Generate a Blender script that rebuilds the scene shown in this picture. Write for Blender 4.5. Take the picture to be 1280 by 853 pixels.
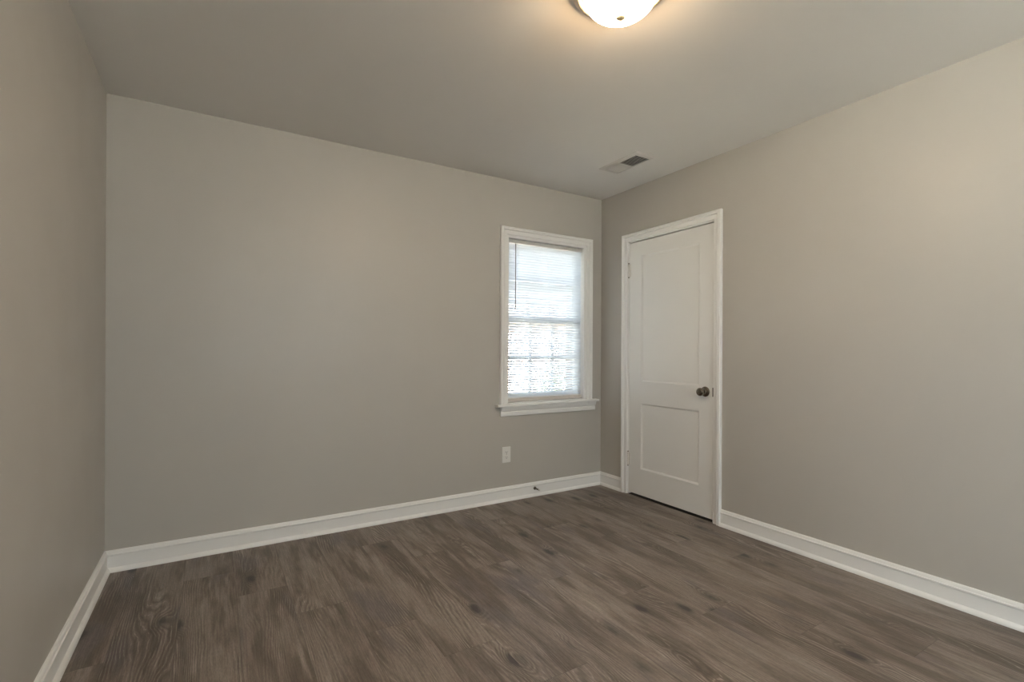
import bpy, bmesh, math, random
from mathutils import Vector, Matrix
random.seed(7)
C = bpy.context.scene.collection
for o in list(bpy.data.objects): bpy.data.objects.remove(o)
S = bpy.context.scene
PI = math.pi
R = math.radians

# ---------------------------------------------------------------- camera
W, H, YR = 3.316, 2.44, -5.60          # room width, height, rear wall
cam_d = bpy.data.cameras.new('camera'); cam = bpy.data.objects.new('camera', cam_d); C.objects.link(cam)
cam_d.sensor_width = 36; cam_d.lens = 613.04/1280*36
cam_d.shift_x = 0; cam_d.shift_y = 12.93/1280
cam_d.clip_start = .02
yaw, roll = .5465, .00476
Fv = Vector((math.sin(yaw), math.cos(yaw), 0)); Rv = Vector((math.cos(yaw), -math.sin(yaw), 0)); Uv = Vector((0, 0, 1))
R2 = Rv*math.cos(roll)+Uv*math.sin(roll); U2 = -Rv*math.sin(roll)+Uv*math.cos(roll)
M = Matrix((R2, U2, -Fv)).transposed().to_4x4(); M.translation = (.4706, -3.206, 1.135)
cam.matrix_world = M
S.camera = cam

# ---------------------------------------------------------------- light and exposure
S.view_settings.view_transform = 'Standard'; S.view_settings.look = 'None'
S.view_settings.gamma = 1; S.view_settings.use_curve_mapping = False
S.view_settings.exposure = 0.80
LY0, LY1, LZ0, LZ1 = -5.25, -3.95, .78, 2.10   # window in the left wall, behind the camera
RX0, RX1, RZ0, RZ1 = .90, 2.35, .78, 2.10      # window in the rear wall
SKY = 7.0
LAMP_SIDE, LAMP_DOWN = 20.0, 64.0
SUN = 230.0
wd = bpy.data.worlds.new('world'); S.world = wd; wd.use_nodes = True
bg = wd.node_tree.nodes['Background']; bg.inputs[0].default_value = (.87, .94, 1.0, 1); bg.inputs[1].default_value = SKY
sd = bpy.data.lights.new('sun', 'SUN'); sd.energy = SUN; sd.angle = R(.6); sd.color = (1, .96, .90)
so = bpy.data.objects.new('sun', sd); C.objects.link(so); so.rotation_euler = Vector((-.04, .72, -.69)).to_track_quat('-Z', 'Y').to_euler()
def portal(name, x, y, z, sx, sz, rx, rz=0):
    l = bpy.data.lights.new(name, 'AREA'); l.shape = 'RECTANGLE'; l.size = sx; l.size_y = sz; l.cycles.is_portal = True
    o = bpy.data.objects.new(name, l); C.objects.link(o); o.location = (x, y, z); o.rotation_euler = (rx, 0, rz)
portal('daylight_portal_back', 2.757, .2, 1.375, .8, 1.3, -PI/2)
portal('daylight_portal_left', -.2, (LY0+LY1)/2, 1.44, LY1-LY0, 1.36, PI/2, -PI/2)
portal('daylight_portal_rear', (RX0+RX1)/2, YR-.2, 1.44, RX1-RX0, 1.36, PI/2)

# ---------------------------------------------------------------- helpers
def tag(o, label=None, cat=None, group=None, kind=None):
    if label: o['label'] = label
    if cat: o['category'] = cat
    if group: o['group'] = group
    if kind: o['kind'] = kind
    return o
def empty(name, loc=(0, 0, 0), **k):
    o = bpy.data.objects.new(name, None); C.objects.link(o); o.location = loc; o.empty_display_size = .05
    return tag(o, **k)
def obj(name, bm, mat, parent=None, smooth=False, bevel=0, **k):
    bmesh.ops.recalc_face_normals(bm, faces=bm.faces)
    me = bpy.data.meshes.new(name); bm.to_mesh(me); bm.free()
    if parent is not None:                      # geometry is given in world space
        inv = Matrix.Translation(-world_loc(parent)); me.transform(inv)
    me.materials.append(mat)
    o = bpy.data.objects.new(name, me); C.objects.link(o)
    if parent is not None: o.parent = parent
    if smooth:
        for p in me.polygons: p.use_smooth = True
        me.set_sharp_from_angle(angle=R(smooth if smooth is not True else 40))
    if bevel:
        b = o.modifiers.new('bevel', 'BEVEL'); b.width = bevel; b.segments = 2; b.limit_method = 'ANGLE'; b.angle_limit = R(40)
    return tag(o, **k)
def world_loc(o):
    v = Vector((0, 0, 0))
    while o is not None: v += o.location; o = o.parent
    return v
def box(bm, x0, x1, y0, y1, z0, z1):
    vs = [bm.verts.new((x, y, z)) for x in (x0, x1) for y in (y0, y1) for z in (z0, z1)]
    for f in ((0, 1, 3, 2), (4, 6, 7, 5), (0, 4, 5, 1), (2, 3, 7, 6), (0, 2, 6, 4), (1, 5, 7, 3)):
        bm.faces.new([vs[i] for i in f])
    return vs
def boxes(*bs):
    bm = bmesh.new()
    for b in bs: box(bm, *b)
    return bm
def sections(bm, secs, closed=False, caps=True):
    """join a list of equal-length point loops into a tube"""
    rows = [[bm.verts.new(p) for p in s] for s in secs]; n = len(rows[0])
    m = len(rows)
    for i in range(m if closed else m-1):
        a, b = rows[i], rows[(i+1) % m]
        for j in range(n): bm.faces.new((a[j], a[(j+1) % n], b[(j+1) % n], b[j]))
    if caps and not closed:
        bm.faces.new(rows[0]); bm.faces.new(rows[-1][::-1])
def tube(bm, a, b, r0, r1=None, n=16):
    a, b = Vector(a), Vector(b); r1 = r0 if r1 is None else r1
    d = (b-a).normalized(); u = d.orthogonal().normalized(); v = d.cross(u)
    sections(bm, [[p+(u*math.cos(t)+v*math.sin(t))*r for t in [2*PI*k/n for k in range(n)]] for p, r in ((a, r0), (b, r1))])
def path_tube(bm, pts, r, n=8):
    secs = []
    pts = [Vector(p) for p in pts]; ref = None
    for i, p in enumerate(pts):
        d = (pts[min(i+1, len(pts)-1)]-pts[max(i-1, 0)]).normalized()
        if ref is None: ref = d.orthogonal().normalized()
        u = (ref-d*ref.dot(d)).normalized(); v = d.cross(u); ref = u
        secs.append([p+(u*math.cos(t)+v*math.sin(t))*r for t in [2*PI*k/n for k in range(n)]])
    sections(bm, secs)
def lathe(bm, prof, org, axis, n=48):
    """prof: (radius, distance along axis)"""
    org = Vector(org); d = Vector(axis).normalized(); u = d.orthogonal().normalized(); v = d.cross(u)
    rows = []
    for r, h in prof:
        c = org+d*h
        rows.append([bm.verts.new(c)] if r < 1e-6 else [bm.verts.new(c+(u*math.cos(t)+v*math.sin(t))*r) for t in [2*PI*k/n for k in range(n)]])
    for a, b in zip(rows, rows[1:]):
        for j in range(n):
            k = (j+1) % n
            if len(a) == 1 and len(b) == 1: continue
            if len(a) == 1: bm.faces.new((a[0], b[k], b[j]))
            elif len(b) == 1: bm.faces.new((a[j], a[k], b[0]))
            else: bm.faces.new((a[j], a[k], b[k], b[j]))

# ---------------------------------------------------------------- materials
class NT:
    def __init__(s, name):
        s.m = bpy.data.materials.new(name); s.m.use_nodes = True; s.t = s.m.node_tree; s.b = s.t.nodes['Principled BSDF']
    def n(s, ty, **k):
        nd = s.t.nodes.new(ty)
        for a, v in k.items(): setattr(nd, a, v)
        return nd
    def put(s, sock, v):
        if v is None: return
        if isinstance(v, bpy.types.NodeSocket): s.t.links.new(v, sock)
        else: sock.default_value = v
    def math(s, op, a, b=None, c=None, clamp=False):
        nd = s.n('ShaderNodeMath', operation=op, use_clamp=clamp)
        for i, v in enumerate((a, b, c)): s.put(nd.inputs[i], v)
        return nd.outputs[0]
    def xyz(s, x, y, z):
        nd = s.n('ShaderNodeCombineXYZ')
        for i, v in enumerate((x, y, z)): s.put(nd.inputs[i], v)
        return nd.outputs[0]
    def noise(s, vec, scale, detail=3, rough=.5, dist=0):
        nd = s.n('ShaderNodeTexNoise'); s.put(nd.inputs['Vector'], vec)
        nd.inputs['Scale'].default_value = scale; nd.inputs['Detail'].default_value = detail
        nd.inputs['Roughness'].default_value = rough; nd.inputs['Distortion'].default_value = dist
        return nd.outputs['Fac']
    def ramp(s, v, a, b, lo=0, hi=1, smooth=True):
        nd = s.n('ShaderNodeMapRange'); nd.interpolation_type = 'SMOOTHSTEP' if smooth else 'LINEAR'
        for i, q in enumerate((v, a, b, lo, hi)): s.put(nd.inputs[i], q)
        return nd.outputs[0]
    def mix(s, f, a, b, mode='MIX'):
        nd = s.n('ShaderNodeMix', data_type='RGBA', blend_type=mode)
        s.put(nd.inputs[0], f); s.put(nd.inputs[6], a); s.put(nd.inputs[7], b)
        return nd.outputs[2]
    def bump(s, h, strength, dist=.001, normal=None):
        nd = s.n('ShaderNodeBump'); nd.inputs['Strength'].default_value = strength; nd.inputs['Distance'].default_value = dist
        s.put(nd.inputs['Height'], h); s.put(nd.inputs['Normal'], normal)
        return nd.outputs[0]
    def base(s, col, rough, **k):
        s.put(s.b.inputs['Base Color'], col); s.put(s.b.inputs['Roughness'], rough)
        for a, v in k.items(): s.put(s.b.inputs[a.replace('_', ' ')], v)
        return s
def pos(t): return t.n('ShaderNodeNewGeometry').outputs['Position']

def paint(name, col, rough, wave=.4, peel=.25, spec=.5, var=.03):
    t = NT(name); p = pos(t)
    v = t.noise(p, 2.3, 3)
    c = t.mix(v, tuple(x*(1-var) for x in col)+(1,), tuple(min(1, x*(1+var)) for x in col)+(1,))
    t.base(c, t.ramp(t.noise(p, 3.1, 2), .3, .7, rough-.03, rough+.04), Specular_IOR_Level=spec)
    b1 = t.bump(t.noise(p, 3.5, 2), wave, .004)
    b2 = t.bump(t.noise(p, 380, 2), peel, .0003, b1)
    t.put(t.b.inputs['Normal'], b2)
    return t.m
M_wall = paint('greige_wall_paint', (.492, .472, .436), .42, wave=.6)
M_ceil = paint('ceiling_paint', (.78, .765, .74), .75, wave=.8, peel=.5, spec=.3)
M_trim = paint('white_trim_paint', (.86, .86, .85), .36, wave=.1, peel=.1, var=.01)
M_door = paint('white_door_paint', (.83, .828, .81), .38, wave=.2, peel=.15, var=.01)
M_plastic = paint('white_plastic', (.80, .79, .76), .35, wave=0, peel=0, var=0)
M_ventw = paint('white_vent_enamel', (.66, .64, .61), .45, wave=0, peel=0, var=0)
def flat(name, col, rough=.5, metal=0, **k):
    t = NT(name); p = pos(t)
    v = t.noise(p, 60, 2)
    c = t.mix(v, tuple(x*.92 for x in col)+(1,), tuple(min(1, x*1.06) for x in col)+(1,))
    t.base(c, rough, Metallic=metal, **k); return t.m
M_dark = flat('cavity_shade', (.03, .028, .026), .8)  # near-black colour standing in for shade in gaps and openings
M_slot = flat('dark_slot', (.05, .045, .04), .6)
M_nickel = flat('brushed_dark_nickel', (.22, .19, .155), .24, 1)
M_pewter = flat('brushed_pewter', (.55, .50, .43), .35, 1)
M_brass = flat('warm_nickel_finial', (.75, .60, .38), .5, .35)
M_bronze = flat('dark_bronze', (.13, .11, .09), .3, 1)
M_rubber = flat('white_rubber', (.7, .69, .66), .6)
M_hinge = flat('painted_hinge', (.78, .76, .72), .38)
M_rail = flat('shaded_headrail', (.56, .56, .55), .4)  # rail colour greyed to paint in the shade on its face
M_cream = flat('cream_plastic', (.66, .61, .56), .4)
M_wand = flat('clear_grey_plastic', (.16, .16, .155), .35)

def make_slat():
    t = NT('translucent_white_slats')
    t.base((.86, .88, .90, 1), .4)
    tr = t.n('ShaderNodeBsdfTranslucent'); tr.inputs[0].default_value = (.80, .84, .88, 1)
    mx = t.n('ShaderNodeMixShader'); mx.inputs[0].default_value = .62
    t.t.links.new(t.b.outputs[0], mx.inputs[1]); t.t.links.new(tr.outputs[0], mx.inputs[2])
    t.t.links.new(mx.outputs[0], t.t.nodes['Material Output'].inputs[0]); return t.m
M_slat = make_slat()
def make_glass(name, c):
    t = NT(name); t.t.nodes.remove(t.b)
    tr = t.n('ShaderNodeBsdfTransparent'); tr.inputs[0].default_value = c
    gl = t.n('ShaderNodeBsdfGlossy'); gl.inputs['Roughness'].default_value = .02
    fr = t.n('ShaderNodeFresnel'); fr.inputs[0].default_value = 1.45
    mx = t.n('ShaderNodeMixShader'); t.t.links.new(fr.outputs[0], mx.inputs[0])
    t.t.links.new(tr.outputs[0], mx.inputs[1]); t.t.links.new(gl.outputs[0], mx.inputs[2])
    t.t.links.new(mx.outputs[0], t.t.nodes['Material Output'].inputs[0]); return t.m
M_glass = make_glass('window_glass', (.95, .97, .96, 1)); M_dimglass = make_glass('dimming_glass', (.70, .71, .72, 1))  # second glass has an added tint that dims the outdoor brightness
def make_bowl():
    t = NT('glowing_alabaster_glass')
    t.base((.9, .82, .7, 1), .3)
    g = t.n('ShaderNodeNewGeometry'); s = t.n('ShaderNodeSeparateXYZ'); t.t.links.new(g.outputs['Normal'], s.inputs[0])
    d = t.math('MULTIPLY', s.outputs[2], -1, clamp=True)
    st = t.ramp(d, .35, .95, LAMP_SIDE, LAMP_DOWN)
    v = t.noise(pos(t), 18, 3)
    side = t.mix(v, (1, .60, .27, 1), (1, .64, .31, 1)); down = t.mix(v, (1, .83, .63, 1), (1, .86, .68, 1))
    t.put(t.b.inputs['Emission Color'], t.mix(t.ramp(d, .35, .95), side, down))
    t.put(t.b.inputs['Emission Strength'], st); return t.m
M_bowl = make_bowl()

def make_floor():
    t = NT('grey_brown_oak_planks'); s = t.n('ShaderNodeSeparateXYZ'); t.t.links.new(pos(t), s.inputs[0])
    x, y = s.outputs[0], s.outputs[1]
    PW, PL = .2145, 1.2
    px = t.math('DIVIDE', t.math('ADD', x, .0795), PW); i = t.math('FLOOR', px)
    yy = t.math('DIVIDE', t.math('ADD', y, t.math('MULTIPLY_ADD', i, .3, .625-.9)), PL); j = t.math('FLOOR', yy)
    wn = t.n('ShaderNodeTexWhiteNoise', noise_dimensions='3D'); t.put(wn.inputs['Vector'], t.xyz(i, j, 3.7))
    sc = t.n('ShaderNodeSeparateColor'); t.t.links.new(wn.outputs['Color'], sc.inputs[0])
    r1, r2, r3 = sc.outputs[0], sc.outputs[1], sc.outputs[2]
    fu, fv = t.math('FRACT', px), t.math('FRACT', yy)
    u, v = t.math('MULTIPLY', fu, PW), t.math('MULTIPLY', fv, PL)
    U = t.math('MULTIPLY_ADD', r1, 13, u); V = t.math('MULTIPLY_ADD', r2, 17, v); Z = t.math('MULTIPLY', r3, 9)
    def vec(sx, sy): return t.xyz(t.math('MULTIPLY', U, sx), t.math('MULTIPLY', V, sy), Z)
    # knots: sparse cells
    vo = t.n('ShaderNodeTexVoronoi'); t.put(vo.inputs['Vector'], vec(7.5, 3.2)); vo.inputs['Scale'].default_value = 1.0; vo.inputs['Randomness'].default_value = .9
    kd = vo.outputs['Distance']
    vc = t.n('ShaderNodeSeparateColor'); t.t.links.new(vo.outputs['Color'], vc.inputs[0])
    has = t.ramp(vc.outputs[0], .42, .50)
    halo = t.math('MULTIPLY', t.ramp(kd, .0, .42, 1, 0), has)
    core = t.math('MULTIPLY', t.ramp(t.math('ADD', kd, t.math('MULTIPLY', t.noise(vec(40, 30), 1, 2), .12)), .13, .27, 1, 0), has)
    # grain field, bent around knots
    warp = t.noise(vec(5.0, .75), 1, 1)
    fine_w = t.noise(vec(26, 7), 1, 2)
    fld = t.math('ADD', t.math('MULTIPLY', warp, 26), t.math('ADD', t.math('MULTIPLY', U, 75), t.math('MULTIPLY', halo, 4)))
    fld = t.math('MULTIPLY_ADD', fine_w, 1.3, fld)
    ring = t.math('PINGPONG', t.math('MULTIPLY', fld, 1.1), .5)           # 0..0.5
    lines = t.ramp(ring, .40, .5)
    lmask = t.ramp(t.noise(vec(7, 1.2), 1, 2), .46, .60)
    lmask = t.math('MULTIPLY', lmask, t.ramp(t.noise(vec(120, 14), 1, 2), .35, .6))
    broad = t.noise(vec(10, 2.0), 1, 3, .55)
    broad2 = t.noise(t.xyz(t.math('MULTIPLY', U, 16), t.math('MULTIPLY', V, 1.6), t.math('ADD', Z, 5)), 1, 3, .6)
    fine = t.noise(vec(210, 7), 1, 3, .6)
    speck = t.noise(vec(420, 60), 1, 2, .6)
    cl = lambda a, b, c: (a, b, c, 1)
    base = t.mix(t.ramp(r2, 0, 1, 0, 1, False), cl(.220, .182, .156), cl(.268, .226, .196))
    base = t.mix(t.math('MULTIPLY', t.ramp(broad, .40, .64), .85), base, cl(.108, .081, .064))
    base = t.mix(t.math('MULTIPLY', t.ramp(broad2, .52, .68), .75), base, cl(.31, .265, .23))
    grey = t.ramp(t.noise(t.xyz(t.math('MULTIPLY', U, 7), t.math('MULTIPLY', V, 2.2), t.math('ADD', Z, 31)), 1, 2), .58, .72)
    base = t.mix(t.math('MULTIPLY', grey, .8), base, cl(.155, .132, .130))
    dark = t.math('MULTIPLY', t.ramp(ring, .0, .34, 1, 0), t.math('MULTIPLY', t.ramp(t.noise(vec(7, 1.2), 1, 2), .42, .62), .50))
    base = t.mix(dark, base, cl(.062, .044, .034))
    base = t.mix(t.math('MULTIPLY', t.math('MULTIPLY', lines, lmask), .62), base, cl(.44, .385, .335))
    base = t.mix(t.math('MULTIPLY', halo, .50), base, cl(.085, .066, .056))
    base = t.mix(t.math('MULTIPLY', core, .85), base, cl(.035, .030, .030))
    k = t.ramp(fine, .3, .7, .70, 1.30, False); k2 = t.ramp(speck, .3, .7, .82, 1.18, False)
    kk = t.math('MULTIPLY', k, k2)
    base = t.mix(1.0, base, t.xyz(kk, kk, kk), 'MULTIPLY')
    eu = t.math('MULTIPLY', t.math('PINGPONG', fu, .5), PW); ev = t.math('MULTIPLY', t.math('PINGPONG', fv, .5), PL)
    seam = t.math('MAXIMUM', t.ramp(eu, .0004, .0016, 1, 0), t.ramp(ev, .0004, .0018, 1, 0))
    base = t.mix(t.math('MULTIPLY', seam, .45), base, cl(.05, .04, .033))
    t.base(base, t.ramp(fine, .2, .8, .40, .52, False), Specular_IOR_Level=.45)
    h = t.math('SUBTRACT', t.math('MULTIPLY_ADD', lines, .35, t.math('MULTIPLY', fine, .6)), t.math('MULTIPLY', seam, 2.0))
    t.put(t.b.inputs['Normal'], t.bump(h, .35, .0006)); return t.m
M_floor = make_floor()

def make_brick():
    t = NT('pale_pinkish_brick'); b = t.n('ShaderNodeTexBrick')
    g = t.n('ShaderNodeTexCoord'); mp = t.n('ShaderNodeMapping'); mp.inputs['Rotation'].default_value = (PI/2, 0, 0)
    t.t.links.new(g.outputs['Object'], mp.inputs[0]); t.t.links.new(mp.outputs[0], b.inputs['Vector'])
    b.inputs['Color1'].default_value = (.42, .30, .25, 1); b.inputs['Color2'].default_value = (.34, .24, .20, 1); b.inputs['Mortar'].default_value = (.42, .38, .34, 1)
    b.inputs['Scale'].default_value = 4.6; b.inputs['Mortar Size'].default_value = .015
    t.base(b.outputs[0], .85); return t.m
M_brick = make_brick()
M_ext = flat('dark_exterior_brick_reveal', (.10, .065, .05), .9)
M_grass = flat('dry_winter_lawn', (.30, .28, .22), .9)
M_conc = flat('bounce_concrete', (.50, .48, .45), .9)  # pale tone chosen to reflect daylight up through the windows
M_leaf = flat('dark_green_leaves', (.035, .055, .025), .6)
M_bark = flat('bark', (.08, .06, .045), .9)
M_shingle = flat('grey_shingles', (.2, .19, .18), .9)

# ---------------------------------------------------------------- room shell
TW = .16
obj('floor', boxes((-TW, W+1.0, YR-TW, TW, -.12, 0)), M_floor, kind='structure')
obj('ceiling', boxes((-TW, W+1.0, YR-TW, TW, H, H+.12)), M_ceil, kind='structure')
obj('wall_left', boxes((-TW, 0, LY1, TW, 0, H), (-TW, 0, YR-TW, LY0, 0, H), (-TW, 0, LY0, LY1, 0, LZ0), (-TW, 0, LY0, LY1, LZ1, H)), M_wall, kind='structure')
WX0, WX1, WZ0, WZ1 = 2.374, 3.142, .735, 2.018           # window opening
obj('wall_back', boxes((0, WX0, 0, TW, 0, H), (WX1, W, 0, TW, 0, H), (WX0, WX1, 0, TW, 0, WZ0), (WX0, WX1, 0, TW, WZ1, H)), M_wall, kind='structure')
DY0, DY1, DZ = -.330, -1.114, 2.012                        # door opening
obj('wall_right', boxes((W, W+.12, DY0, TW, 0, H), (W, W+.12, YR-TW, DY1, 0, H), (W, W+.12, DY1, DY0, DZ, H)), M_wall, kind='structure')
obj('wall_rear', boxes((0, RX0, YR-TW, YR, 0, H), (RX1, W, YR-TW, YR, 0, H), (RX0, RX1, YR-TW, YR, 0, RZ0), (RX0, RX1, YR-TW, YR, RZ1, H)), M_wall, kind='structure')
obj('wall_closet_shade', boxes((W+.90, W+1.0, -1.6, TW, 0, H), (W+.12, W+.90, TW-.06, TW, 0, H), (W+.12, W+.90, -1.6, -1.5, 0, H)), M_dark, kind='structure')  # unseen closet shell added, coloured near black so door gaps stay dark

# baseboards
BP = [(0, 0), (.027, 0), (.0265, .006), (.0245, .012), (.021, .017), (.0165, .0205), (.0135, .022), (.0135, .080), (.0165, .083), (.0175, .087), (.0165, .091), (.012, .093), (.0105, .099), (.0085, .104), (.005, .1075), (0, .108)]
def baseboard(name, pts, kind='structure'):
    """pts: polyline on the floor, room on its left-hand side turned inward by normal (nx, ny) per end"""
    bm = bmesh.new()
    sections(bm, [[(x+nx*d, y+ny*d, z) for d, z in BP] for x, y, nx, ny in pts])
    return obj(name, bm, M_trim, kind=kind, smooth=35)
baseboard('baseboard_left', [(0, YR, 1, 0), (0, 0, 1, -1)])
baseboard('baseboard_back', [(0, 0, 1, -1), (W, 0, -1, -1)])
baseboard('baseboard_right', [(W, 0, -1, -1), (W, -.264, -1, 0)])
baseboard('baseboard_right.001', [(W, -1.178, -1, 0), (W, YR, -1, 0)])
baseboard('baseboard_rear', [(0, YR, 1, 1), (W, YR, -1, 1)])

# ---------------------------------------------------------------- window on the back wall
# casing profile: (distance outward from the opening edge, projection from the wall)
CP = [(0, 0), (0, .002), (.0055, .002), (.0055, .010), (.0085, .013), (.031, .015), (.0325, .011), (.037, .011), (.0385, .021), (.042, .025), (.047, .0255), (.049, .022), (.052, .022), (.054, .0255), (.059, .0250), (.0635, .020), (.0635, 0)]
def casing_sections(a0, a1, z0, z1, prof, place, bottom=False):
    """sweep up one side, over the head, down the other; place(a, d, z) -> xyz"""
    P = []
    P.append([place(a0-w, d, z0) for w, d in prof])
    P.append([place(a0-w, d, z1+w) for w, d in prof])
    P.append([place(a1+w, d, z1+w) for w, d in prof])
    P.append([place(a1+w, d, z0) for w, d in prof])
    return P
def build_window(root, x0, x1, z0, z1, yw, s, cols=3, detail=True):
    """yw: wall face plane, s: +1 when outdoors is +y"""
    Y = lambda d: yw+s*d                       # d measured outward from the room face
    def bx(*bs): return boxes(*[(a, b, min(Y(c), Y(d)), max(Y(c), Y(d)), e, f) for a, b, c, d, e, f in bs])
    bm = bmesh.new(); sections(bm, casing_sections(x0, x1, z0, z1, CP, lambda a, d, z: (a, Y(-d), z)))
    obj('casing', bm, M_trim, root, smooth=35)
    j = .014
    obj('window_frame', bx((x0, x0+j, 0, .16, z0, z1), (x1-j, x1, 0, .16, z0, z1), (x0+j, x1-j, 0, .16, z1-j, z1), (x0+j, x1-j, 0, .16, z0, z0+.006)), M_trim, root)
    a0, a1 = x0+j, x1-j; zm = (z0+z1)/2+.008
    # stool with horns, rounded nose
    bm = bmesh.new()
    nose = [(-.0, z0-.020), (.040, z0-.020), (.046, z0-.017), (.048, z0-.010), (.046, z0-.003), (.040, z0), (0, z0)]
    sections(bm, [[(x, Y(-d), z) for d, z in nose] for x in (x0-.100, x1+.130 if x1 < 3.1 else x1+.118)])
    box(bm, x0, x1, min(Y(0), Y(.07)), max(Y(0), Y(.07)), z0-.020, z0+.0005)
    obj('stool', bm, M_trim, root, smooth=35)
    bm = bmesh.new()
    ap = [(0, z0-.092), (.012, z0-.092), (.0145, z0-.086), (.0145, z0-.062), (.011, z0-.059), (.016, z0-.054), (.022, z0-.046), (.026, z0-.034), (.028, z0-.024), (.028, z0-.020), (0, z0-.020)]
    sections(bm, [[(x, Y(-d), z) for d, z in ap] for x in (x0-.056, x1+.100)])
    obj('apron', bm, M_trim, root, smooth=25)
    for nm, za, zb, d0 in (('lower_sash', z0+.006, zm+.016, .078), ('upper_sash', zm-.018, z1-j, .114)):
        st, rt, rb = .040, (.034 if nm == 'lower_sash' else .040), (.062 if nm == 'lower_sash' else .034)
        g0, g1, h0, h1 = a0+st, a1-st, za+rb, zb-rt
        bs = [(a0, g0, d0, d0+.034, za, zb), (g1, a1, d0, d0+.034, za, zb), (g0, g1, d0, d0+.034, za, h0), (g0, g1, d0, d0+.034, h1, zb)]
        for k in range(1, cols): xm = g0+(g1-g0)*k/cols; bs.append((xm-.010, xm+.010, d0+.004, d0+.030, h0, h1))
        zc = (h0+h1)/2; bs.append((g0, g1, d0+.005, d0+.029, zc-.010, zc+.010))
        sash = obj(nm, bx(*bs), M_trim, root)
        obj('pane', bx((g0, g1, d0+.015, d0+.018, h0, h1)), M_dimglass if x0 > 2 else M_glass, sash)
        if nm == 'lower_sash':
            xm = (x0+x1)/2; bm = bmesh.new()
            box(bm, xm-.028, xm+.028, min(Y(d0+.004), Y(d0+.03)), max(Y(d0+.004), Y(d0+.03)), zb, zb+.006)
            tube(bm, (xm, Y(d0+.017), zb+.006), (xm, Y(d0+.017), zb+.016), .009)
            box(bm, xm-.004, xm+.030, min(Y(d0+.006), Y(d0+.014)), max(Y(d0+.006), Y(d0+.014)), zb+.008, zb+.014)
            obj('sash_lock', bm, M_bronze, sash)
win = empty('window_1', (2.758, 0, .642), kind='structure')
build_window(win, WX0, WX1, WZ0, WZ1, 0, 1)
obj('window_reveal', boxes((WX0-.12, WX0, TW, TW+.11, WZ0-.1, WZ1+.12), (WX1, WX1+.12, TW, TW+.11, WZ0-.1, WZ1+.12), (WX0, WX1, TW, TW+.11, WZ1, WZ1+.12), (WX0, WX1, TW, TW+.13, WZ0-.1, WZ0-.01)), M_ext, win)
win2 = empty('window_2', (0, 0, .73), kind='structure')
hw2 = (LY1-LY0)/2
build_window(win2, -hw2, hw2, LZ0, LZ1, 0, 1)
win2.location = (0, (LY0+LY1)/2, .73); win2.rotation_euler = (0, 0, PI/2)

win3 = empty('window_3', ((RX0+RX1)/2, YR, .73), kind='structure')
build_window(win3, RX0, RX1, RZ0, RZ1, YR, -1)

# ---------------------------------------------------------------- blind
bl = empty('window_blind', (2.756, .034, .745), label='white mini blind lowered inside the window casing, slats tilted half open', cat='window blind')
BX0, BX1, BY = WX0+.018, WX1-.020, .036
obj('headrail', boxes((BX0-.002, BX1+.002, BY-.016, BY+.014, 1.972, 1.999)), M_rail, bl, bevel=.002)
bm = bmesh.new(); zt, zb, npitch = 1.960, .790, 57
tilt = R(-43)
for k in range(npitch+1):
    z = zt+(zb-zt)*k/npitch; secs = []
    sag = random.uniform(-.0006, .0006)
    for x in (BX0, BX1):
        top, bot = [], []
        for q in range(7):
            a = (q/6-.5)*.0250; crown = .0018*(1-(2*q/6-1)**2)
            yy = BY+a*math.cos(tilt)-crown*math.sin(tilt); zz = z+sag+a*math.sin(tilt)+crown*math.cos(tilt)
            top.append((x, yy, zz)); bot.append((x, yy, zz-.0003))
        secs.append(top+bot[::-1])
    sections(bm, secs)
obj('slats', bm, M_slat, bl, smooth=50)
bm = bmesh.new()
rail = [(-.013, .011), (-.0145, .0), (-.013, -.013), (.013, -.013), (.0145, 0), (.013, .011), (.006, .0135), (-.006, .0135)]
sections(bm, [[(x, BY+a, .759+b) for a, b in rail] for x in (BX0, BX1)])
obj('bottom_rail', bm, M_cream, bl, smooth=35)
for x in (BX0+.10, (BX0+BX1)/2, BX1-.10):
    bm = bmesh.new()
    for dy in (-.0125, .0125): tube(bm, (x, BY+dy, .765), (x, BY+dy, 1.978), .0006, n=6)
    obj('ladder_cord', bm, M_plastic, bl)
bm = bmesh.new(); tube(bm, (2.459, BY-.022, 1.965), (2.459, BY-.022, 1.480), .0040, n=6); tube(bm, (2.459, BY-.022, 1.480), (2.459, BY-.022, 1.462), .0048, .004, n=6)
tube(bm, (2.459, BY-.022, 1.962), (2.459, BY-.012, 1.980), .0015, n=6)
obj('tilt_wand', bm, M_wand, bl, label='thin grey tilt wand')
for x in (BX0-.005, BX1+.005):
    bm = boxes((x-.004 if x < 2.7 else x-.001, x+.001 if x < 2.7 else x+.004, BY-.020, BY+.016, 1.972, 2.006))
    obj('bracket', bm, M_plastic, bl)

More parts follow.
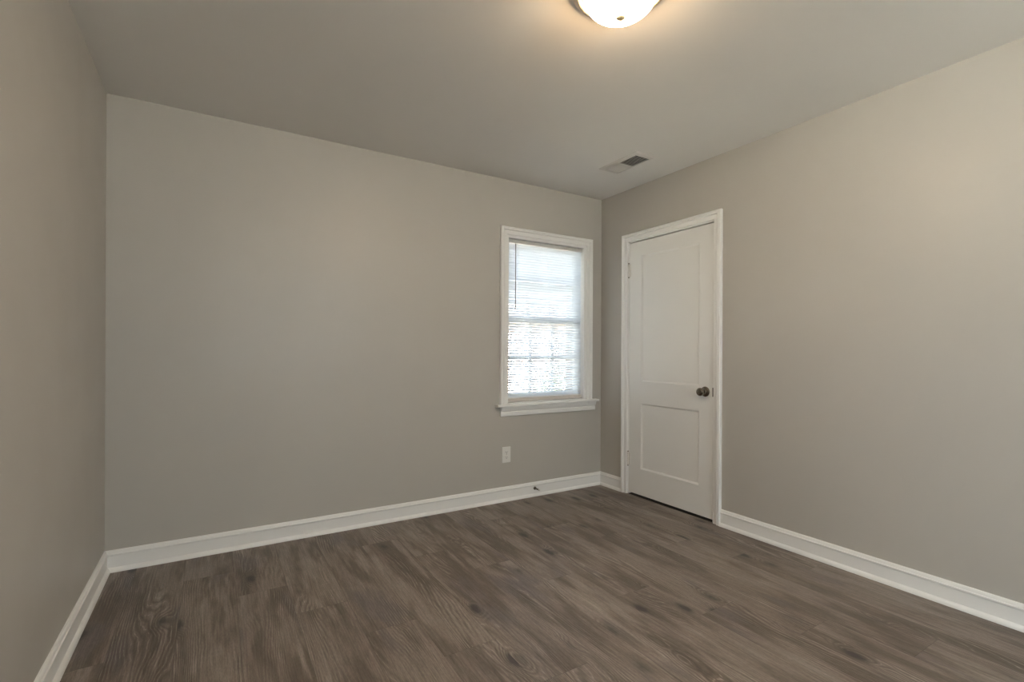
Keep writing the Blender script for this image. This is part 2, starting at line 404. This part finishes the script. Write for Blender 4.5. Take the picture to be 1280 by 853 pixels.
# ---------------------------------------------------------------- door on the right wall
dr = empty('door_1', (W, -.722, 0), kind='structure')
bm = bmesh.new(); sections(bm, casing_sections(-DY0, -DY1, 0, DZ, CP, lambda a, d, z: (W-d, -a, z)))
obj('casing', bm, M_trim, dr, smooth=35)
obj('jamb', boxes((W-.0005, W+.12, DY0-.003, DY0+.0, 0, DZ), (W-.001, W+.12, DY1, DY1+.003, 0, DZ), (W-.001, W+.12, DY1, DY0, DZ-.003, DZ),
    (W+.040, W+.052, DY0-.015, DY0-.003, 0, DZ), (W+.040, W+.052, DY1+.003, DY1+.015, 0, DZ), (W+.040, W+.052, DY1, DY0, DZ-.015, DZ)), M_trim, dr)
def door_panel():
    ya, yb, z0, z1 = DY1+.0055, DY0-.0055, .018, DZ-.0125       # slab outline (ya nearer the camera)
    panels = [(-.992, -.460, .905, 1.888), (-1.002, -.468, .222, .732)]
    bm = bmesh.new()
    xf, xb = W+.001, W+.036
    ys = sorted({ya, yb}); py0, py1 = -.998, -.464
    # stiles and rails as a frame, panels recessed behind a sloped sticking
    zs = [z0, .222, .732, .905, 1.888, z1]
    box(bm, xf, xb, ya, py0, z0, z1); box(bm, xf, xb, py1, yb, z0, z1)
    for a, b in ((z0, .222), (.732, .905), (1.888, z1)): box(bm, xf, xb, py0, py1, a, b)
    for a, b in ((.222, .732), (.905, 1.888)):
        m, dp = .011, .0095
        o = [(py0, a), (py1, a), (py1, b), (py0, b)]
        i = [(py0+m, a+m), (py1-m, a+m), (py1-m, b-m), (py0+m, b-m)]
        vo = [bm.verts.new((xf+.002, y, z)) for y, z in o]; vi = [bm.verts.new((xf+dp, y, z)) for y, z in i]
        vo2 = [bm.verts.new((xf, y, z)) for y, z in o]
        for k in range(4):
            bm.faces.new((vo[k], vo[(k+1) % 4], vi[(k+1) % 4], vi[k])); bm.faces.new((vo2[k], vo2[(k+1) % 4], vo[(k+1) % 4], vo[k]))
        bm.faces.new(vi)
        vb = [bm.verts.new((xb, y, z)) for y, z in o]; bm.faces.new(vb)
    me_o = bm
    return me_o
bm = door_panel()
me = bpy.data.meshes.new('door_leaf'); bm.to_mesh(me); bm.free(); me.transform(Matrix.Translation(-world_loc(dr))); me.materials.append(M_door)
slab = bpy.data.objects.new('door_leaf', me); C.objects.link(slab); slab.parent = dr
# knob
KY, KZ = -1.049, .868
bm = bmesh.new()
lathe(bm, [(0, -.002), (.034, -.002), (.0345, .002), (.033, .006), (.028, .0085), (.021, .010), (.016, .013), (.0135, .018), (.013, .030), (.0145, .034), (.020, .039), (.0255, .046), (.0275, .053), (.027, .059), (.024, .064), (.019, .0675), (.012, .069), (0, .0695)], (W+.001, KY, KZ), (-1, 0, 0))
knob = obj('door_knob', bm, M_nickel, dr, smooth=50, label='round dark nickel door knob on a round rose')
bm = boxes((W-.0012, W+.020, DY1+.0005, DY1+.0085, KZ-.030, KZ+.030)); obj('latch_plate', bm, M_slot, dr)
for zc in (1.786, .283):
    bm = bmesh.new(); y = DY0-.004
    for k in range(5): tube(bm, (W-.006, y, zc-.050+k*.020+.0006), (W-.006, y, zc-.050+(k+1)*.020-.0006), .0058, n=14)
    box(bm, W-.003, W+.002, y-.020, y-.002, zc-.050, zc+.050); box(bm, W-.003, W+.001, y+.002, y+.012, zc-.050, zc+.050)
    h = obj('hinge', bm, M_hinge, dr, smooth=40)
    for s, e in ((1, .052), (-1, -.052)):
        bm = bmesh.new(); lathe(bm, [(0, 0), (.0045, 0), (.0055, .003), (.004, .007), (0, .009)], (W-.006, y, zc+e), (0, 0, s), n=16)
        obj('hinge_pin', bm, M_nickel, h, smooth=50)
obj('trim_gap_shade', boxes((W-.0, W+.12, DY1, DY0, .0, .003)), M_dark, kind='structure')  # dark strip painting the shade in the gap under the door

# ---------------------------------------------------------------- ceiling light
LX, LY = 1.697, -1.92
cl = empty('ceiling_light', (LX, LY, H), label='round flush ceiling light with glowing frosted glass bowl and small finial', cat='ceiling light')
bm = bmesh.new()
lathe(bm, [(0, 0), (.150, 0), (.168, .002), (.172, .010), (.171, .020), (.166, .026), (.160, .029), (.156, .034), (.150, .036), (.147, .034), (.147, .012), (0, .012)], (LX, LY, H), (0, 0, -1), n=72)
obj('pan', bm, M_pewter, cl, smooth=50)
bm = bmesh.new()
bowl = []
for k in range(19):
    a = k/18*PI/2
    bowl.append(((.131*math.cos(a)**.9) if k < 18 else 0, .030+.088*math.sin(a)))
lathe(bm, bowl, (LX, LY, H), (0, 0, -1), n=72)
obj('glass_bowl', bm, M_bowl, cl, smooth=60)
bm = bmesh.new()
lathe(bm, [(0, .114), (.010, .115), (.0175, .118), (.0178, .1215), (.014, .1255), (.007, .129), (0, .130)], (LX, LY, H), (0, 0, -1), n=24)
obj('finial', bm, M_brass, cl, smooth=50)

# ---------------------------------------------------------------- ceiling register
vx0, vx1, vy0, vy1 = 2.806, 2.990, -.905, -.538
vt = empty('ceiling_vent', ((vx0+vx1)/2, (vy0+vy1)/2, H), label='white rectangular ceiling air register near the corner above the door', cat='air vent')
ox0, ox1 = 2.842, 2.966; ym = -.707
oy = [(-.868, -.716), (-.697, -.572)]
fz = H-.006
bm = bmesh.new()
def ring(bm, o, zo, i, zi):
    a = [bm.verts.new((x, y, zo)) for x, y in ((o[0], o[2]), (o[1], o[2]), (o[1], o[3]), (o[0], o[3]))]
    b = [bm.verts.new((x, y, zi)) for x, y in ((i[0], i[2]), (i[1], i[2]), (i[1], i[3]), (i[0], i[3]))]
    for k in range(4): bm.faces.new((a[k], a[(k+1) % 4], b[(k+1) % 4], b[k]))
o_ = (vx0, vx1, vy0, vy1); i_ = (vx0+.008, vx1-.008, vy0+.008, vy1-.008); m_ = (ox0, ox1, oy[0][0], oy[1][1])
ring(bm, o_, H-.0005, i_, fz-.002)
ring(bm, i_, fz-.002, m_, fz-.004)
ring(bm, m_, fz-.004, m_, H-.0002)
box(bm, ox0, ox1, oy[0][1], oy[1][0], fz-.004, fz)
obj('face_plate', bm, M_ventw, vt)
obj('duct_shade_sheet', boxes((ox0, ox1, oy[0][0], oy[1][1], H-.0012, H-.0004)), M_dark, vt)  # thin dark sheet painting the shade behind the louvres
for (a, b), s in zip(oy, (1, -1)):
    bm = bmesh.new(); n = 11 if s > 0 else 10
    for k in range(n):
        yc = a+(b-a)*(k+.5)/n; t = R(42)*s; hw = .0052
        p0 = (yc-hw*math.cos(t), H-.0062-hw*math.sin(t)); p1 = (yc+hw*math.cos(t), H-.0062+hw*math.sin(t))
        nx, nz = -math.sin(t)*.0004, math.cos(t)*.0004
        sections(bm, [[(x, p0[0]+nx, p0[1]+nz), (x, p1[0]+nx, p1[1]+nz), (x, p1[0]-nx, p1[1]-nz), (x, p0[0]-nx, p0[1]-nz)] for x in (ox0, ox1)])
    obj('louvres', bm, M_ventw, vt)

# ---------------------------------------------------------------- outlet
ox, oz = 2.373, .3495
ou = empty('wall_outlet', (ox, 0, oz), label='white duplex wall outlet on the back wall below the window', cat='outlet')
obj('cover_plate', boxes((ox-.037, ox+.037, -.0055, 0, oz-.060, oz+.060)), M_plastic, ou, bevel=.003)
for dz in (.0195, -.0195):
    bm = bmesh.new(); pts = []
    for k in range(32):
        a = 2*PI*k/32; x = .0172*math.cos(a); z = .0172*math.sin(a); z = max(-.0142, min(.0142, z)); pts.append((ox+x, z+oz+dz))
    sections(bm, [[(x, y, z) for x, z in pts] for y in (-.0075, -.004)])
    rc = obj('socket', bm, M_plastic, ou)
    bm = boxes((ox-.0075, ox-.0052, -.0079, -.0070, oz+dz-.002, oz+dz+.0065), (ox+.0052, ox+.0075, -.0079, -.0070, oz+dz-.001, oz+dz+.0055))
    tube(bm, (ox, -.0079, oz+dz-.0075), (ox, -.0070, oz+dz-.0075), .0026, n=12)
    obj('slots', bm, M_slot, rc)
bm = bmesh.new(); tube(bm, (ox, -.0066, oz), (ox, -.005, oz), .0032, n=14); obj('screw', bm, M_pewter, ou)

# ---------------------------------------------------------------- door stop
sx, sz = 2.628, .062
ds = empty('door_stop', (sx, -.0135, sz), label='small dark metal door stop screwed to the back wall baseboard', cat='door stop')
bm = bmesh.new(); lathe(bm, [(0, -.001), (.0125, 0), (.0125, .004), (.009, .008), (.006, .010), (0, .010)], (sx, -.0135, sz), (0, -1, 0), n=24)
obj('base', bm, M_bronze, ds, smooth=40)
bm = bmesh.new()
path_tube(bm, [(sx+.0042*math.cos(a), -.022-.048*a/(2*PI*14), sz+.0042*math.sin(a)) for a in [2*PI*14*q/168 for q in range(169)]], .0014, 6)
obj('spring', bm, M_bronze, ds, smooth=60)
bm = bmesh.new(); lathe(bm, [(0, 0), (.006, 0), (.0075, .003), (.0075, .010), (.005, .013), (0, .0135)], (sx, -.068, sz), (0, -1, 0), n=20)
obj('rubber_tip', bm, M_rubber, ds, smooth=40)

# ---------------------------------------------------------------- outdoors, seen through the blind, and unseen bounce ground
obj('ground', boxes((-12, 30, .4, 40, -.75, -.6)), M_grass, kind='structure')
obj('ground.001', boxes((-30, -.3, -30, .4, -.75, -.6), (-.3, 30, -30, YR-.3, -.75, -.6)), M_conc, kind='structure')  # unseen ground, made pale as a reflector to brighten the ceiling
hs = empty('neighbour_house', (9, 13, -.6), label='pinkish brick house outdoors behind the window blind', cat='house')
bm = boxes((5.0, 15, 13, 19, -.6, 2.3)); obj('wall', bm, M_brick, hs)
bm = bmesh.new()
secs = [[(x, 12.6, 2.25), (x, 16, 3.3), (x, 19.4, 2.25)] for x in (4.7, 15.3)]
sections(bm, secs); obj('roof', bm, M_shingle, hs)
for x in (6.6, 9.2, 12.4):
    w_ = obj('window', boxes((x, x+1.0, 12.93, 13.0, .5, 1.8)), M_trim, hs)
    obj('pane', boxes((x+.08, x+.92, 12.915, 12.93, .58, 1.72)), M_slot, w_)
tr = empty('shrub', (5.6, 3.4, -.6), label='dark leafy shrub outdoors showing through the lower right of the blind', cat='shrub')
bm = bmesh.new()
for k in range(14):
    a = random.uniform(0, 2*PI); r = random.uniform(.15, .45); zt_ = random.uniform(.4, .95)
    path_tube(bm, [(5.6, 3.4, -.62), (5.6+r*.4*math.cos(a), 3.4+r*.4*math.sin(a), .0), (5.6+r*math.cos(a), 3.4+r*math.sin(a), zt_)], .012, 6)
obj('branches', bm, M_bark, tr)
bm = bmesh.new()
for k in range(2600):
    while True:
        p = Vector([random.uniform(-1, 1) for _ in range(3)])
        if .25 < p.length < 1: break
    c = Vector((5.6+p.x*.62, 3.4+p.y*.55, .35+p.z*.72)); d = Vector([random.uniform(-1, 1) for _ in range(3)]).normalized()*.045; e = d.orthogonal().normalized()*.018
    bm.faces.new([bm.verts.new(q) for q in (c-d, c+e, c+d, c-e)])
obj('leaves', bm, M_leaf, tr)
